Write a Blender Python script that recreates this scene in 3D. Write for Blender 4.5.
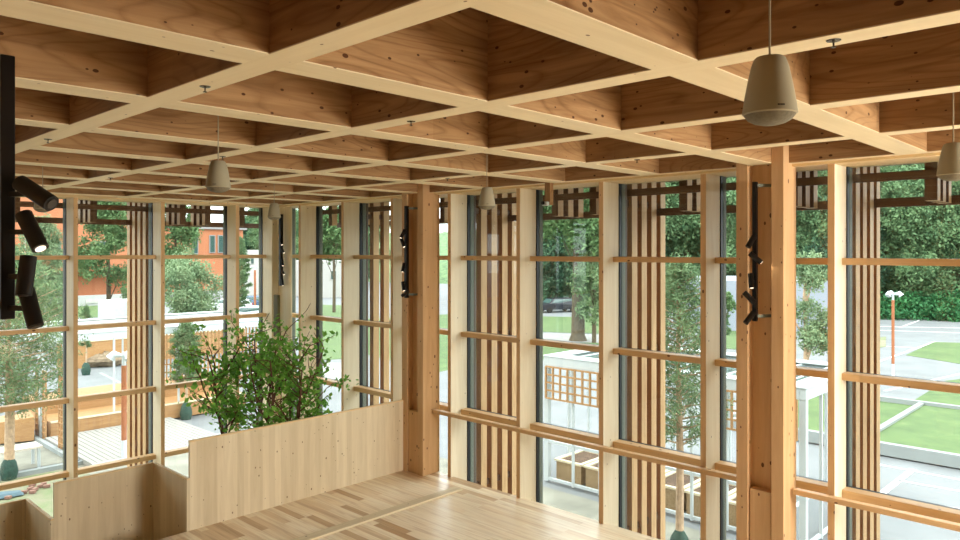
import bpy, math, random
import numpy as np
from mathutils import Vector, Matrix

# ------------------------------------------------------------------ frame of reference
# lengths are written in modules of S metres; x runs along the left facade, y along the right facade
S = 0.9
FL = 3.8                      # eye height above the floor, in modules
A = 0.7615669                 # camera azimuth from the x axis
CA, SA = math.cos(A), math.sin(A)
FPX = 730.33
GZ_ = 3.8-7.2
HY = 251.06
def R(d): return math.radians(d)

sc = bpy.context.scene
for o in list(bpy.data.objects): bpy.data.objects.remove(o)
COL = sc.collection

# ------------------------------------------------------------------ camera
cd = bpy.data.cameras.new('camera'); cam = bpy.data.objects.new('camera', cd); COL.objects.link(cam)
cam.location = (0, 0, FL*S)
cam.rotation_euler = (R(90), 0, A - R(90))
cd.sensor_width = 36; cd.lens = FPX/960*36
cd.shift_y = -(270-HY)/960
cd.clip_end = 600
sc.camera = cam

# ------------------------------------------------------------------ world and light
w = bpy.data.worlds.new('World'); sc.world = w; w.use_nodes = True
nt = w.node_tree; nt.nodes.clear()
wo = nt.nodes.new('ShaderNodeOutputWorld'); bg = nt.nodes.new('ShaderNodeBackground')
tc = nt.nodes.new('ShaderNodeTexCoord'); sp = nt.nodes.new('ShaderNodeSeparateXYZ'); cr = nt.nodes.new('ShaderNodeValToRGB')
nt.links.new(tc.outputs['Generated'], sp.inputs[0]); nt.links.new(sp.outputs['Z'], cr.inputs[0])
cr.color_ramp.elements[0].position = 0.0; cr.color_ramp.elements[0].color = (0.52, 0.55, 0.56, 1)
cr.color_ramp.elements[1].position = 0.6; cr.color_ramp.elements[1].color = (0.96, 0.98, 1.0, 1)
nt.links.new(cr.outputs[0], bg.inputs[0]); nt.links.new(bg.outputs[0], wo.inputs[0])
bg.inputs[1].default_value = 3.9
sc.view_settings.view_transform = 'Standard'; sc.view_settings.look = 'None'
sc.view_settings.exposure = 0.66; sc.view_settings.gamma = 1.0
sc.view_settings.use_curve_mapping = False
sc.cycles.max_bounces = 10; sc.cycles.diffuse_bounces = 5; sc.cycles.transparent_max_bounces = 24
sc.cycles.glossy_bounces = 3; sc.cycles.sample_clamp_indirect = 6

def area(name, loc, rot, sx, sy, power, col):
    l = bpy.data.lights.new(name, 'AREA'); l.shape = 'RECTANGLE'; l.size = sx*S; l.size_y = sy*S
    l.energy = power; l.color = col
    o = bpy.data.objects.new(name, l); COL.objects.link(o); o.location = Vector(loc)*S; o.rotation_euler = rot; o.visible_glossy = False
    return o
# added fill lamp just inside the solid right wall, in place of daylight
area('added_side_fill', (7.5, -5.3, 2.7), (R(55), 0, R(4)), 2.6, 3.8, 850, (1.0, 0.965, 0.90))

# ------------------------------------------------------------------ materials
def lin(r, g, b):
    f = lambda c: (c/255/12.92) if c/255 <= .04045 else ((c/255+.055)/1.055)**2.4
    return (f(r), f(g), f(b), 1)
MATS = {}
def newmat(name):
    m = bpy.data.materials.new(name); m.use_nodes = True
    n = m.node_tree; n.nodes.clear()
    out = n.nodes.new('ShaderNodeOutputMaterial'); b = n.nodes.new('ShaderNodeBsdfPrincipled')
    n.links.new(b.outputs[0], out.inputs[0]); MATS[name] = m
    return m, n, b
def N(n, t, **k):
    x = n.nodes.new(t)
    for a, v in k.items():
        if hasattr(x, a): setattr(x, a, v)
        else: x.inputs[a.replace('_', ' ')].default_value = v
    return x
def ramp(n, src, stops):
    r = n.nodes.new('ShaderNodeValToRGB'); e = r.color_ramp.elements
    while len(e) < len(stops): e.new(0.5)
    for q, (p, c) in zip(e, stops): q.position = p; q.color = c
    n.links.new(src, r.inputs[0]); return r.outputs[0]
def mix(n, f, a, b, mode='MIX'):
    m = n.nodes.new('ShaderNodeMix'); m.data_type = 'RGBA'; m.blend_type = mode
    for s, v in ((m.inputs[0], f), (m.inputs[6], a), (m.inputs[7], b)):
        if hasattr(v, 'links'): n.links.new(v, s)
        else: s.default_value = v
    return m.outputs[2]
def bump(n, b, src, st=.2, d=.01):
    k = N(n, 'ShaderNodeBump', Strength=st, Distance=d); n.links.new(src, k.inputs['Height']); n.links.new(k.outputs[0], b.inputs['Normal'])
def plain(name, col, rough=.6, metal=0, noise=0, scale=8, spec=.4):
    m, n, b = newmat(name); b.inputs['Roughness'].default_value = rough; b.inputs['Metallic'].default_value = metal
    b.inputs['Specular IOR Level'].default_value = spec
    if noise:
        t = N(n, 'ShaderNodeTexCoord'); z = N(n, 'ShaderNodeTexNoise', Scale=scale, Detail=4.0); n.links.new(t.outputs['Object'], z.inputs[0])
        k1 = tuple(c*(1-noise) for c in col[:3])+(1,); k2 = tuple(min(1, c*(1+noise)) for c in col[:3])+(1,)
        n.links.new(ramp(n, z.outputs[0], [(.3, k1), (.7, k2)]), b.inputs['Base Color'])
        bump(n, b, z.outputs[0], .15)
    else: b.inputs['Base Color'].default_value = col
    return m
def wood(name, axis, c1, c2, knots=1.0, rough=.55, lam=0.0, contrast=.5, kscale=14.0, ring=0):
    """softwood: streaky grain along one axis, scattered dark knots, optional lamella tone steps"""
    m, n, b = newmat(name); b.inputs['Roughness'].default_value = rough; b.inputs['Specular IOR Level'].default_value = .3
    t = N(n, 'ShaderNodeTexCoord'); mp = N(n, 'ShaderNodeMapping'); n.links.new(t.outputs['Object'], mp.inputs[0])
    s = [9, 9, 9]; s[axis] = .7; mp.inputs['Scale'].default_value = s
    z = N(n, 'ShaderNodeTexNoise', Scale=1.6, Detail=6.0, Roughness=.6, Distortion=.8); n.links.new(mp.outputs[0], z.inputs[0])
    col = ramp(n, z.outputs[0], [(.5-contrast*.45, c1), (.5+contrast*.35, c2)])
    if ring:      # long cathedral grain lines
        mr = N(n, 'ShaderNodeMapping'); n.links.new(t.outputs['Object'], mr.inputs[0]); sr = [1.0]*3; sr[axis] = .16; mr.inputs['Scale'].default_value = sr
        zr = N(n, 'ShaderNodeTexNoise', Scale=2.2, Detail=1.5); n.links.new(mr.outputs[0], zr.inputs[0])
        ms_ = N(n, 'ShaderNodeMath', operation='MULTIPLY'); n.links.new(zr.outputs[0], ms_.inputs[0]); ms_.inputs[1].default_value = 26
        fr_ = N(n, 'ShaderNodeMath', operation='FRACT'); n.links.new(ms_.outputs[0], fr_.inputs[0])
        col = mix(n, 1.0, col, ramp(n, fr_.outputs[0], [(0, (.70, .62, .56, 1)), (.22, (1, 1, 1, 1)), (.85, (1, 1, 1, 1)), (1, (.78, .72, .66, 1))]), 'MULTIPLY')
    z2 = N(n, 'ShaderNodeTexNoise', Scale=.55, Detail=2.0); n.links.new(t.outputs['Object'], z2.inputs[0])
    col = mix(n, ramp(n, z2.outputs[0], [(.35, (0, 0, 0, 1)), (.7, (.35, .35, .35, 1))]), col, c2)
    if lam:
        mp3 = N(n, 'ShaderNodeMapping'); n.links.new(t.outputs['Object'], mp3.inputs[0])
        s3 = [1/lam]*3; s3[axis] = .25; mp3.inputs['Scale'].default_value = s3
        v3 = N(n, 'ShaderNodeTexWhiteNoise'); fl = N(n, 'ShaderNodeVectorMath', operation='FLOOR')
        n.links.new(mp3.outputs[0], fl.inputs[0]); n.links.new(fl.outputs[0], v3.inputs[0])
        col = mix(n, 1.0, col, ramp(n, v3.outputs[0], [(0, (.86, .84, .8, 1)), (1, (1, 1, 1, 1))]), 'MULTIPLY')
    if knots:
        mp2 = N(n, 'ShaderNodeMapping'); n.links.new(t.outputs['Object'], mp2.inputs[0])
        s2 = [1.0]*3; s2[axis] = .6; mp2.inputs['Scale'].default_value = s2
        v = N(n, 'ShaderNodeTexVoronoi', Scale=kscale, Randomness=1.0); n.links.new(mp2.outputs[0], v.inputs[0])
        sz = N(n, 'ShaderNodeTexWhiteNoise'); n.links.new(v.outputs['Position'], sz.inputs[0])
        mul = N(n, 'ShaderNodeMath', operation='MULTIPLY'); pz = N(n, 'ShaderNodeMath', operation='POWER'); n.links.new(sz.outputs[0], pz.inputs[0]); pz.inputs[1].default_value = 2.0; n.links.new(pz.outputs[0], mul.inputs[0]); mul.inputs[1].default_value = .2*knots
        sub = N(n, 'ShaderNodeMath', operation='SUBTRACT'); n.links.new(mul.outputs[0], sub.inputs[0]); n.links.new(v.outputs['Distance'], sub.inputs[1])
        k = ramp(n, sub.outputs[0], [(0.0, (0, 0, 0, 1)), (.02, (1, 1, 1, 1))])
        dk = tuple(c*q for c, q in zip(c1[:3], (.30, .22, .2)))+(1,)
        col = mix(n, k, col, dk)
    n.links.new(col, b.inputs['Base Color']); bump(n, b, z.outputs[0], .08, .004)
    return m
SP1, SP2 = lin(212, 196, 164), lin(228, 214, 184)
for i, a in enumerate('xyz'):
    wood('spruce_'+a, i, SP1, SP2, .9, lam=.09, kscale=18)
    wood('glulam_'+a, i, lin(146, 110, 74), lin(180, 144, 102), 1.15, lam=.18, kscale=19, ring=1, contrast=.32)
    wood('post_'+a, i, lin(212, 182, 134), lin(228, 204, 160), .8, kscale=14)
    wood('slat_'+a, i, lin(176, 134, 88), lin(222, 184, 134), .5, contrast=.6)
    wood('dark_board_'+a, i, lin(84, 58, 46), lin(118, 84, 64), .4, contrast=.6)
wood('soffit_x', 0, lin(222, 206, 168), lin(234, 220, 186), .6)
wood('soffit_y', 1, lin(222, 206, 168), lin(234, 220, 186), .6)
wood('tan_wood', 0, lin(150, 108, 68), lin(176, 136, 92), .3)
wood('planter_wood', 0, lin(134, 108, 76), lin(168, 142, 106), .5)
wood('grey_wood', 0, lin(188, 176, 160), lin(214, 204, 190), .2)
wood('side_z', 2, lin(224, 208, 176), lin(236, 224, 196), .6)
for i, a in enumerate('xyz'): wood('edge_'+a, i, lin(206, 166, 118), lin(222, 188, 144), 1.1)  # darker than the side wood: on mullion fronts, shade put into the colour
wood('slat_edge', 2, lin(138, 96, 66), lin(170, 122, 84), .6)  # room-side faces of the slats, their shade put into the wood colour
wood('col', 2, lin(196, 156, 112), lin(214, 178, 134), 1.2, kscale=14)
# floor boards
m, n, b = newmat('floor_boards'); b.inputs['Roughness'].default_value = .34; b.inputs['Specular IOR Level'].default_value = .5
t = N(n, 'ShaderNodeTexCoord'); mp = N(n, 'ShaderNodeMapping'); n.links.new(t.outputs['Object'], mp.inputs[0]); mp.inputs['Rotation'].default_value = (0, 0, R(90))
br = N(n, 'ShaderNodeTexBrick', Scale=1.0, Mortar_Size=.0012, Brick_Width=1.35, Row_Height=.105, Bias=0.0); br.offset = .37; br.offset_frequency = 3
br.inputs['Color1'].default_value = (0, 0, 0, 1); br.inputs['Color2'].default_value = (1, 1, 1, 1); br.inputs['Mortar'].default_value = (.2, .2, .2, 1)
n.links.new(mp.outputs[0], br.inputs[0])
base = ramp(n, br.outputs[0], [(0, lin(184, 150, 112)), (.1, lin(212, 184, 146)), (.25, lin(234, 214, 182)), (.7, lin(245, 232, 206)), (1, lin(238, 220, 188))])
mp2 = N(n, 'ShaderNodeMapping'); n.links.new(t.outputs['Object'], mp2.inputs[0]); mp2.inputs['Scale'].default_value = (16, .9, 4)
z = N(n, 'ShaderNodeTexNoise', Scale=1.3, Detail=6.0, Distortion=1.0); n.links.new(mp2.outputs[0], z.inputs[0])
col = mix(n, 1.0, base, ramp(n, z.outputs[0], [(.3, (.78, .72, .66, 1)), (.55, (1, 1, 1, 1))]), 'MULTIPLY')
n.links.new(col, b.inputs['Base Color']); bump(n, b, br.outputs['Fac'], -.1, .002)

plain('black_metal', lin(11, 9, 9), .5); plain('gasket', lin(20, 24, 24), .5)
plain('steel_frame', lin(112, 118, 106), .65, 0); plain('brown_frame', lin(92, 74, 62), .6)
plain('speaker_grey', lin(158, 152, 128), .6); plain('speaker_grille', lin(112, 106, 88), .7, noise=.15, scale=90)
plain('speaker_mark', lin(60, 52, 44), .5)
plain('white_paint', lin(182, 188, 188), .5); plain('white_metal', lin(192, 198, 200), .4)
plain('chrome', lin(90, 88, 82), .25, .8)
plain('olive_panel', lin(92, 88, 60), .7)
plain('asphalt', lin(112, 115, 116), .9, noise=.12, scale=.6); plain('path', lin(134, 134, 130), .9, noise=.08, scale=.7)
plain('line_paint', lin(200, 202, 200), .8); plain('kerb', lin(136, 141, 139), .85, noise=.06, scale=2)
plain('dirt', lin(124, 122, 110), 1, noise=.25, scale=1.2); plain('soil', lin(96, 74, 58), 1, noise=.3, scale=6)
plain('deck', lin(142, 139, 132), .8)
plain('bark', lin(84, 74, 58), .95, noise=.35, scale=9); plain('pale_bark', lin(178, 150, 122), .95, noise=.25, scale=9)
plain('twig', lin(96, 62, 48), .8)
plain('orange_wall', lin(174, 110, 76), .8, noise=.05, scale=.4); plain('concrete_wall', lin(170, 170, 168), .9, noise=.05, scale=.5)
plain('pale_wall', lin(180, 178, 172), .9); plain('grey_roof', lin(140, 136, 134), .8); plain('shed_grey', lin(140, 146, 156), .7)
plain('dark_glass', lin(60, 84, 80), .12, spec=.8); plain('rust_post', lin(160, 98, 64), .7, noise=.15, scale=4)
plain('green_bag', lin(40, 66, 56), .8, noise=.3, scale=12); plain('rock', lin(128, 112, 92), .95, noise=.3, scale=5)
plain('blue_cloth', lin(84, 104, 112), .8); plain('brick_red', lin(134, 100, 86), .9)
plain('rubber', lin(24, 24, 24), .8); plain('tail_light', lin(190, 30, 30), .4)
for nm, c in (('car_dark', (44, 46, 52)), ('car_silver', (196, 200, 204)), ('car_white', (232, 234, 236)), ('car_blue', (70, 92, 118))): plain(nm, lin(*c), .25, .2)
def foliage(name, c1, c2, scale=1.5, trans=.25):
    m, n, b = newmat(name); b.inputs['Roughness'].default_value = .6; b.inputs['Specular IOR Level'].default_value = .25
    t = N(n, 'ShaderNodeTexCoord'); z = N(n, 'ShaderNodeTexNoise', Scale=scale, Detail=5.0, Roughness=.7); n.links.new(t.outputs['Object'], z.inputs[0])
    col = ramp(n, z.outputs[0], [(.3, c1), (.68, c2)]); n.links.new(col, b.inputs['Base Color'])
    tr = N(n, 'ShaderNodeBsdfTranslucent'); n.links.new(col, tr.inputs[0]); ms = N(n, 'ShaderNodeMixShader'); ms.inputs[0].default_value = trans
    out = [q for q in n.nodes if q.type == 'OUTPUT_MATERIAL'][0]
    n.links.new(b.outputs[0], ms.inputs[1]); n.links.new(tr.outputs[0], ms.inputs[2]); n.links.new(ms.outputs[0], out.inputs[0])
foliage('leaf_indoor', lin(64, 124, 44), lin(140, 190, 84), 6, .45)
foliage('leaf_forest', lin(48, 84, 56), lin(136, 166, 116), .6)
foliage('leaf_forest_dark', lin(26, 50, 40), lin(88, 126, 92), .6)
foliage('leaf_mid', lin(50, 84, 50), lin(118, 148, 94), .8)
foliage('leaf_birch', lin(58, 90, 54), lin(116, 142, 92), .8)
foliage('leaf_pale', lin(88, 116, 84), lin(144, 164, 122), 1.0)
foliage('leaf_pine', lin(70, 102, 68), lin(134, 156, 110), 1.2)
foliage('leaf_ivy', lin(30, 84, 52), lin(78, 140, 84), .6)
m, n, b = newmat('grass'); b.inputs['Roughness'].default_value = .9
t = N(n, 'ShaderNodeTexCoord'); z = N(n, 'ShaderNodeTexNoise', Scale=1.1, Detail=8.0, Roughness=.75); n.links.new(t.outputs['Object'], z.inputs[0])
n.links.new(ramp(n, z.outputs[0], [(.3, lin(58, 80, 42)), (.6, lin(82, 104, 56)), (.8, lin(108, 114, 76))]), b.inputs['Base Color']); bump(n, b, z.outputs[0], .6, .05)
m, n, b = newmat('rough_grass'); b.inputs['Roughness'].default_value = .9
t = N(n, 'ShaderNodeTexCoord'); z = N(n, 'ShaderNodeTexNoise', Scale=.9, Detail=8.0, Roughness=.75); n.links.new(t.outputs['Object'], z.inputs[0])
n.links.new(ramp(n, z.outputs[0], [(.35, lin(132, 122, 106)), (.54, lin(112, 116, 84)), (.72, lin(78, 104, 52))]), b.inputs['Base Color']); bump(n, b, z.outputs[0], .5, .04)
def glassmat(name, tint, refl):
    m = bpy.data.materials.new(name); m.use_nodes = True; n = m.node_tree; n.nodes.clear(); MATS[name] = m
    out = n.nodes.new('ShaderNodeOutputMaterial'); tr = N(n, 'ShaderNodeBsdfTransparent', Color=tint); gl = N(n, 'ShaderNodeBsdfGlossy', Roughness=.0)
    fr = N(n, 'ShaderNodeLayerWeight', Blend=.5); pw = N(n, 'ShaderNodeMath', operation='POWER'); n.links.new(fr.outputs['Facing'], pw.inputs[0]); pw.inputs[1].default_value = 5
    mu = N(n, 'ShaderNodeMath', operation='MULTIPLY_ADD'); n.links.new(pw.outputs[0], mu.inputs[0]); mu.inputs[1].default_value = .8*refl; mu.inputs[2].default_value = .03*refl
    ms = N(n, 'ShaderNodeMixShader'); n.links.new(mu.outputs[0], ms.inputs[0]); n.links.new(tr.outputs[0], ms.inputs[1]); n.links.new(gl.outputs[0], ms.inputs[2]); n.links.new(ms.outputs[0], out.inputs[0])
glassmat('glass', (.95, .985, .97, 1), 1.0); glassmat('pergola_glass', (.88, .93, .93, 1), .8)
def emis(name, col, st):
    m = bpy.data.materials.new(name); m.use_nodes = True; n = m.node_tree; n.nodes.clear(); MATS[name] = m
    out = n.nodes.new('ShaderNodeOutputMaterial'); e = N(n, 'ShaderNodeEmission', Color=col, Strength=st); n.links.new(e.outputs[0], out.inputs[0])
emis('lamp_glow', (1, .82, .6, 1), 1.6)

# ------------------------------------------------------------------ mesh helpers
class MB:
    def __init__(s): s.v = []; s.f = []
    def box(s, x0, x1, y0, y1, z0, z1):
        if x0 > x1: x0, x1 = x1, x0
        if y0 > y1: y0, y1 = y1, y0
        if z0 > z1: z0, z1 = z1, z0
        k = len(s.v); s.v += [(x0, y0, z0), (x1, y0, z0), (x1, y1, z0), (x0, y1, z0), (x0, y0, z1), (x1, y0, z1), (x1, y1, z1), (x0, y1, z1)]
        s.f += [(k, k+3, k+2, k+1), (k+4, k+5, k+6, k+7), (k, k+1, k+5, k+4), (k+1, k+2, k+6, k+5), (k+2, k+3, k+7, k+6), (k+3, k, k+4, k+7)]
        return s
    def hexa(s, bot, top):
        k = len(s.v); s.v += [tuple(p) for p in bot]+[tuple(p) for p in top]; m = len(bot)
        s.f += [tuple(k+i for i in range(m))[::-1], tuple(k+m+i for i in range(m))]
        for i in range(m): j = (i+1) % m; s.f.append((k+i, k+j, k+m+j, k+m+i))
        return s
    def bar(s, p0, p1, a, b=None):
        """rectangular bar between two points, a wide by b high"""
        b = b or a; p0, p1 = Vector(p0), Vector(p1); d = (p1-p0).normalized()
        up = Vector((0, 0, 1)) if abs(d.z) < .95 else Vector((0, 1, 0))
        sd = d.cross(up).normalized()*a/2; u2 = sd.cross(d).normalized()*b/2
        return s.hexa([p0+sd+u2, p0-sd+u2, p0-sd-u2, p0+sd-u2], [p1+sd+u2, p1-sd+u2, p1-sd-u2, p1+sd-u2])
    def tube(s, pts, rs, n=10, cap=True):
        pts = [Vector(p) for p in pts]; k0 = len(s.v)
        prev = None
        for i, p in enumerate(pts):
            d = (pts[min(i+1, len(pts)-1)]-pts[max(i-1, 0)]).normalized()
            if prev is None:
                up = Vector((0, 0, 1)) if abs(d.z) < .9 else Vector((1, 0, 0)); a = d.cross(up).normalized()
            else: a = (prev-d*prev.dot(d)).normalized()
            prev = a; b = d.cross(a); r = rs[i] if hasattr(rs, '__len__') else rs
            for q in range(n):
                t = 2*math.pi*q/n; s.v.append(tuple(p+a*math.cos(t)*r+b*math.sin(t)*r))
        for i in range(len(pts)-1):
            for q in range(n):
                q2 = (q+1) % n; s.f.append((k0+i*n+q, k0+i*n+q2, k0+(i+1)*n+q2, k0+(i+1)*n+q))
        if cap: s.f += [tuple(k0+q for q in range(n))[::-1], tuple(k0+(len(pts)-1)*n+q for q in range(n))]
        return s
    def lathe(s, c, prof, n=32):
        k0 = len(s.v)
        for r, z in prof:
            for q in range(n): t = 2*math.pi*q/n; s.v.append((c[0]+r*math.cos(t), c[1]+r*math.sin(t), c[2]+z))
        for i in range(len(prof)-1):
            for q in range(n):
                q2 = (q+1) % n; s.f.append((k0+i*n+q, k0+i*n+q2, k0+(i+1)*n+q2, k0+(i+1)*n+q))
        s.f += [tuple(k0+q for q in range(n))[::-1], tuple(k0+(len(prof)-1)*n+q for q in range(n))]
        return s
    def build(s, name, mat, parent=None, smooth=False, bevel=0, edge=None):
        off = ORG.get(parent.name, (0, 0, 0)) if parent else (0, 0, 0)
        me = bpy.data.meshes.new(name)
        me.from_pydata([((x-off[0])*S, (y-off[1])*S, (z-off[2])*S) for x, y, z in s.v], [], s.f); me.update()
        me.materials.append(MATS[mat] if isinstance(mat, str) else mat)
        if smooth: me.polygons.foreach_set('use_smooth', [True]*len(me.polygons)); me.set_sharp_from_angle(angle=R(35))
        if edge:      # the narrow faces square to one axis are darker, shade put into their colour
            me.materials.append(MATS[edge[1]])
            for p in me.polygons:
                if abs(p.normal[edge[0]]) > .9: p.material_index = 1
        o = bpy.data.objects.new(name, me); COL.objects.link(o)
        if parent: o.parent = parent; ORG[o.name] = off
        else: ORG[o.name] = (0, 0, 0)
        if bevel:
            q = o.modifiers.new('bevel', 'BEVEL'); q.width = bevel*S; q.segments = 2; q.limit_method = 'ANGLE'
        return o
ORG = {}
def thing(name, label=None, cat=None, loc=(0, 0, 0), group=None, kind=None):
    o = bpy.data.objects.new(name, None); COL.objects.link(o); o.location = Vector(loc)*S; ORG[o.name] = tuple(loc)
    return tag(o, label, cat, group, kind)
def tag(o, label=None, cat=None, group=None, kind=None):
    for k, v in (('label', label), ('category', cat), ('group', group), ('kind', kind)):
        if v: o[k] = v
    return o
def copy_tree(o, parent=None):
    c = o.copy(); COL.objects.link(c)
    if parent: c.parent = parent
    for ch in list(o.children): copy_tree(ch, c)
    return c
def rot_about(o, loc, rz): o.location = Vector(loc)*S; o.rotation_euler = (0, 0, rz)
def Z(up): return FL+up                     # height above the floor of a level "up" modules above the eye
def ray(u): t = (u-480)/FPX; return t*SA+CA, -t*CA+SA
def ong(u, v, down):                        # point of the level "down" below the eye
    d = FPX*down/(v-HY); a, b = ray(u); return a*d, b*d
def onX(u, X): a, b = ray(u); return b*X/a
def onY(u, Y): a, b = ray(u); return a*Y/b
GZ = FL-7.2                                 # ground outside

# ------------------------------------------------------------------ ceiling grid
GX, GY, X0, Y0 = 1.6148, 1.5034, 1.936, 3.315
WX, WY = .19, .27                           # widths of the y- and x-beams
BT, DK = Z(1.0), Z(1.58)
XI = [X0+GX*i for i in range(-4, 5)]
YJ = [Y0+GY*j for j in range(-6, 8)]
XMIN, YMIN = XI[0], YJ[0]
ceil = thing('ceiling', kind='structure')
MB().box(XMIN, 9.2, YMIN, 15.1, DK, DK+.12).build('ceiling_deck', 'glulam_x', ceil)
for x in XI:
    MB().box(x, x+WX, YMIN, 14.45, BT, DK).build('beam', 'glulam_y', ceil)
for y in YJ:
    m = MB()
    for i in range(len(XI)-1): m.box(XI[i]+WX, XI[i+1], y, y+WY, BT, DK)
    m.build('beam', 'glulam_x', ceil)
# thin paler skin under every beam, its brighter light put into the colour
for x in XI: MB().box(x-.001, x+WX+.001, YMIN, 14.3, BT-.006, BT).build('pale_underside', 'soffit_y', ceil)
for y in YJ:
    m = MB()
    for i in range(len(XI)-1): m.box(XI[i]+WX+.001, XI[i+1]-.001, y-.001, y+WY+.001, BT-.006, BT)
    m.build('pale_underside', 'soffit_x', ceil)

# edge beams over the glazing
MB().box(8.5, 9.12, YMIN, 15.0, BT-.035, BT+.02).build('edge_board', 'post_y', ceil)
MB().box(XMIN, 8.5, 14.3, 15.0, BT-.035, BT+.02).build('edge_board', 'post_x', ceil)
MB().box(XI[-1]+WX, 9.12, YMIN, 15.0, BT+.02, DK).build('edge_beam', 'glulam_y', ceil)
MB().box(XMIN, XI[-1], YJ[-1]+WY, 15.0, BT+.02, DK).build('edge_beam', 'glulam_x', ceil)

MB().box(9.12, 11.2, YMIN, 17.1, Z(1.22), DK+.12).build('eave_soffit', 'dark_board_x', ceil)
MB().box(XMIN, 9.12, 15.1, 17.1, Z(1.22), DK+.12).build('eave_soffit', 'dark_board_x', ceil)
# ------------------------------------------------------------------ floor
m = MB(); m.box(XMIN, 8.6, YMIN, 9.70, -.35, 0); m.build('floor', 'floor_boards')
bpy.data.objects['floor']['kind'] = 'structure'
tag(MB().box(2.9, 8.2, 8.2, 8.37, 0, .03).build('trim_1', 'spruce_x', bevel=.006), kind='structure')
for i, (y0, y1, x1, z) in enumerate(((9.72, 10.8, 4.44, -.5), (10.82, 11.93, 3.1, -1.0))):
    o = MB().box(XMIN, x1, y0, y1, z-.2, z).build('floor_terrace', 'floor_boards'); o['kind'] = 'structure'

# unseen solid walls behind the camera, added to block outside light
MB().box(XMIN-.2, XMIN, YMIN-.2, 15.0, GZ_, DK+.12).build('wall_back_added', 'glulam_z')['kind'] = 'structure'
MB().box(XMIN-.2, 9.1, YMIN-.2, YMIN, GZ_, DK+.12).build('wall_right_added', 'glulam_z')['kind'] = 'structure'
# ------------------------------------------------------------------ parapets
TH = .035
def parapet(x0, x1, y0, y1, z0, z1, label):
    o = thing('parapet_panel', label, 'panel', ((x0+x1)/2, (y0+y1)/2, z0))
    ax = 'spruce_z'
    MB().box(x0, x1, y0, y1, z0, z1-.02).build('board_panel', ax, o)
    MB().box(x0-.002, x1+.002, y0-.002, y1+.002, z1-.02, z1).build('top_edge', 'post_x', o)
parapet(4.46, 8.25, 9.70, 9.74, -.3, Z(-2.58), 'tall pale knotty wood guard panel beside the floor, in front of the indoor tree')
parapet(4.42, 4.458, 9.70, 10.80, -1.2, Z(-3.085), 'short shaded wood guard panel running back from the end of the tall panel')
parapet(3.12, 4.42, 10.80, 10.84, -1.5, Z(-3.085), 'lower shaded brown wood guard panel left of the tall pale panel')
parapet(3.08, 3.118, 10.80, 11.95, -1.7, Z(-3.558), 'short guard panel stepping down at the bottom left corner')
parapet(-1.0, 3.08, 11.95, 11.99, -2.0, Z(-3.558), 'lowest wood guard panel, at the bottom left edge of the picture')

# ------------------------------------------------------------------ glazed facades
PX, PD, PWD = 8.54, 8.93, .075              # post front, post back, post width
TR = [(-.118, .075), (-1.418, .08), (-2.737, .09), (-4.08, .09), (-5.4, .09)]
def wallbox(m, side, a0, a1, d0, d1, z0, z1):   # a: along the wall, d: depth from the room outwards
    if side == 'r': m.box(d0, d1, a0, a1, z0, z1)
    else: m.box(a0, a1, d0+5.86, d1+5.86, z0, z1)
    return m
wn = 0
EDGE = 0
def bay(side, a_post, a_next, zb, first=True):
    """one window bay; a_post is the post the daylight side of which is seen, a_next the following one"""
    global wn; wn += 1
    o = thing('window_%d' % wn, kind='structure'); ax = 'y' if side == 'r' else 'x'
    zt = BT-.035
    lo, hi = (a_next+PWD, a_post) if side == 'r' else (a_post+PWD, a_next)
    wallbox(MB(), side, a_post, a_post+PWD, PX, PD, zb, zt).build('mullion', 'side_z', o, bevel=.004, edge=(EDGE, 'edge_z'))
    for zc, h in TR:
        if FL+zc-h < zb: continue
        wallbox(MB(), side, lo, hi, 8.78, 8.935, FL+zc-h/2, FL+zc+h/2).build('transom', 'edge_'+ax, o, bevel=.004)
        wallbox(MB(), side, lo, hi, 8.935, 8.985, FL+zc-h/2-.0, FL+zc+h/2).build('transom_gasket', 'gasket', o)
    m = MB(); g = MB(); w_ = .012
    for a, b in ((lo, lo+w_), (hi-w_, hi)):
        wallbox(m, side, a, b, 8.935, 8.985, zb, zt); wallbox(g, side, a-.0, b+.0, 9.0, 9.085, zb, zt)
    # the back of the mullion towards the outside
    wallbox(g, side, a_post, a_post+PWD, 9.0, 9.085, zb, zt); wallbox(m, side, a_post, a_post+PWD, 8.93, 8.99, zb, zt)
    m.build('gasket', 'gasket', o); g.build('outer_frame', 'steel_frame', o)
    wallbox(MB(), side, lo+w_*0, hi, 8.988, 8.998, zb, zt).build('glass', 'glass', o)
PR = [13.375, 11.85, 10.333, 8.82, 7.294, 5.772, 4.248, 2.73, 1.21, -.31, -1.83, -3.35, -4.87]
for i in range(len(PR)-1):
    bay('r', PR[i], PR[i+1], -3.4 if PR[i] > 9.8 else -.6)
bay('r', 14.45, PR[0], -3.4)
PL = [-4.66, -3.13, -1.6, -.06, 1.4, 2.93, 4.475, 6.045, 7.622]
EDGE = 1
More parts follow.
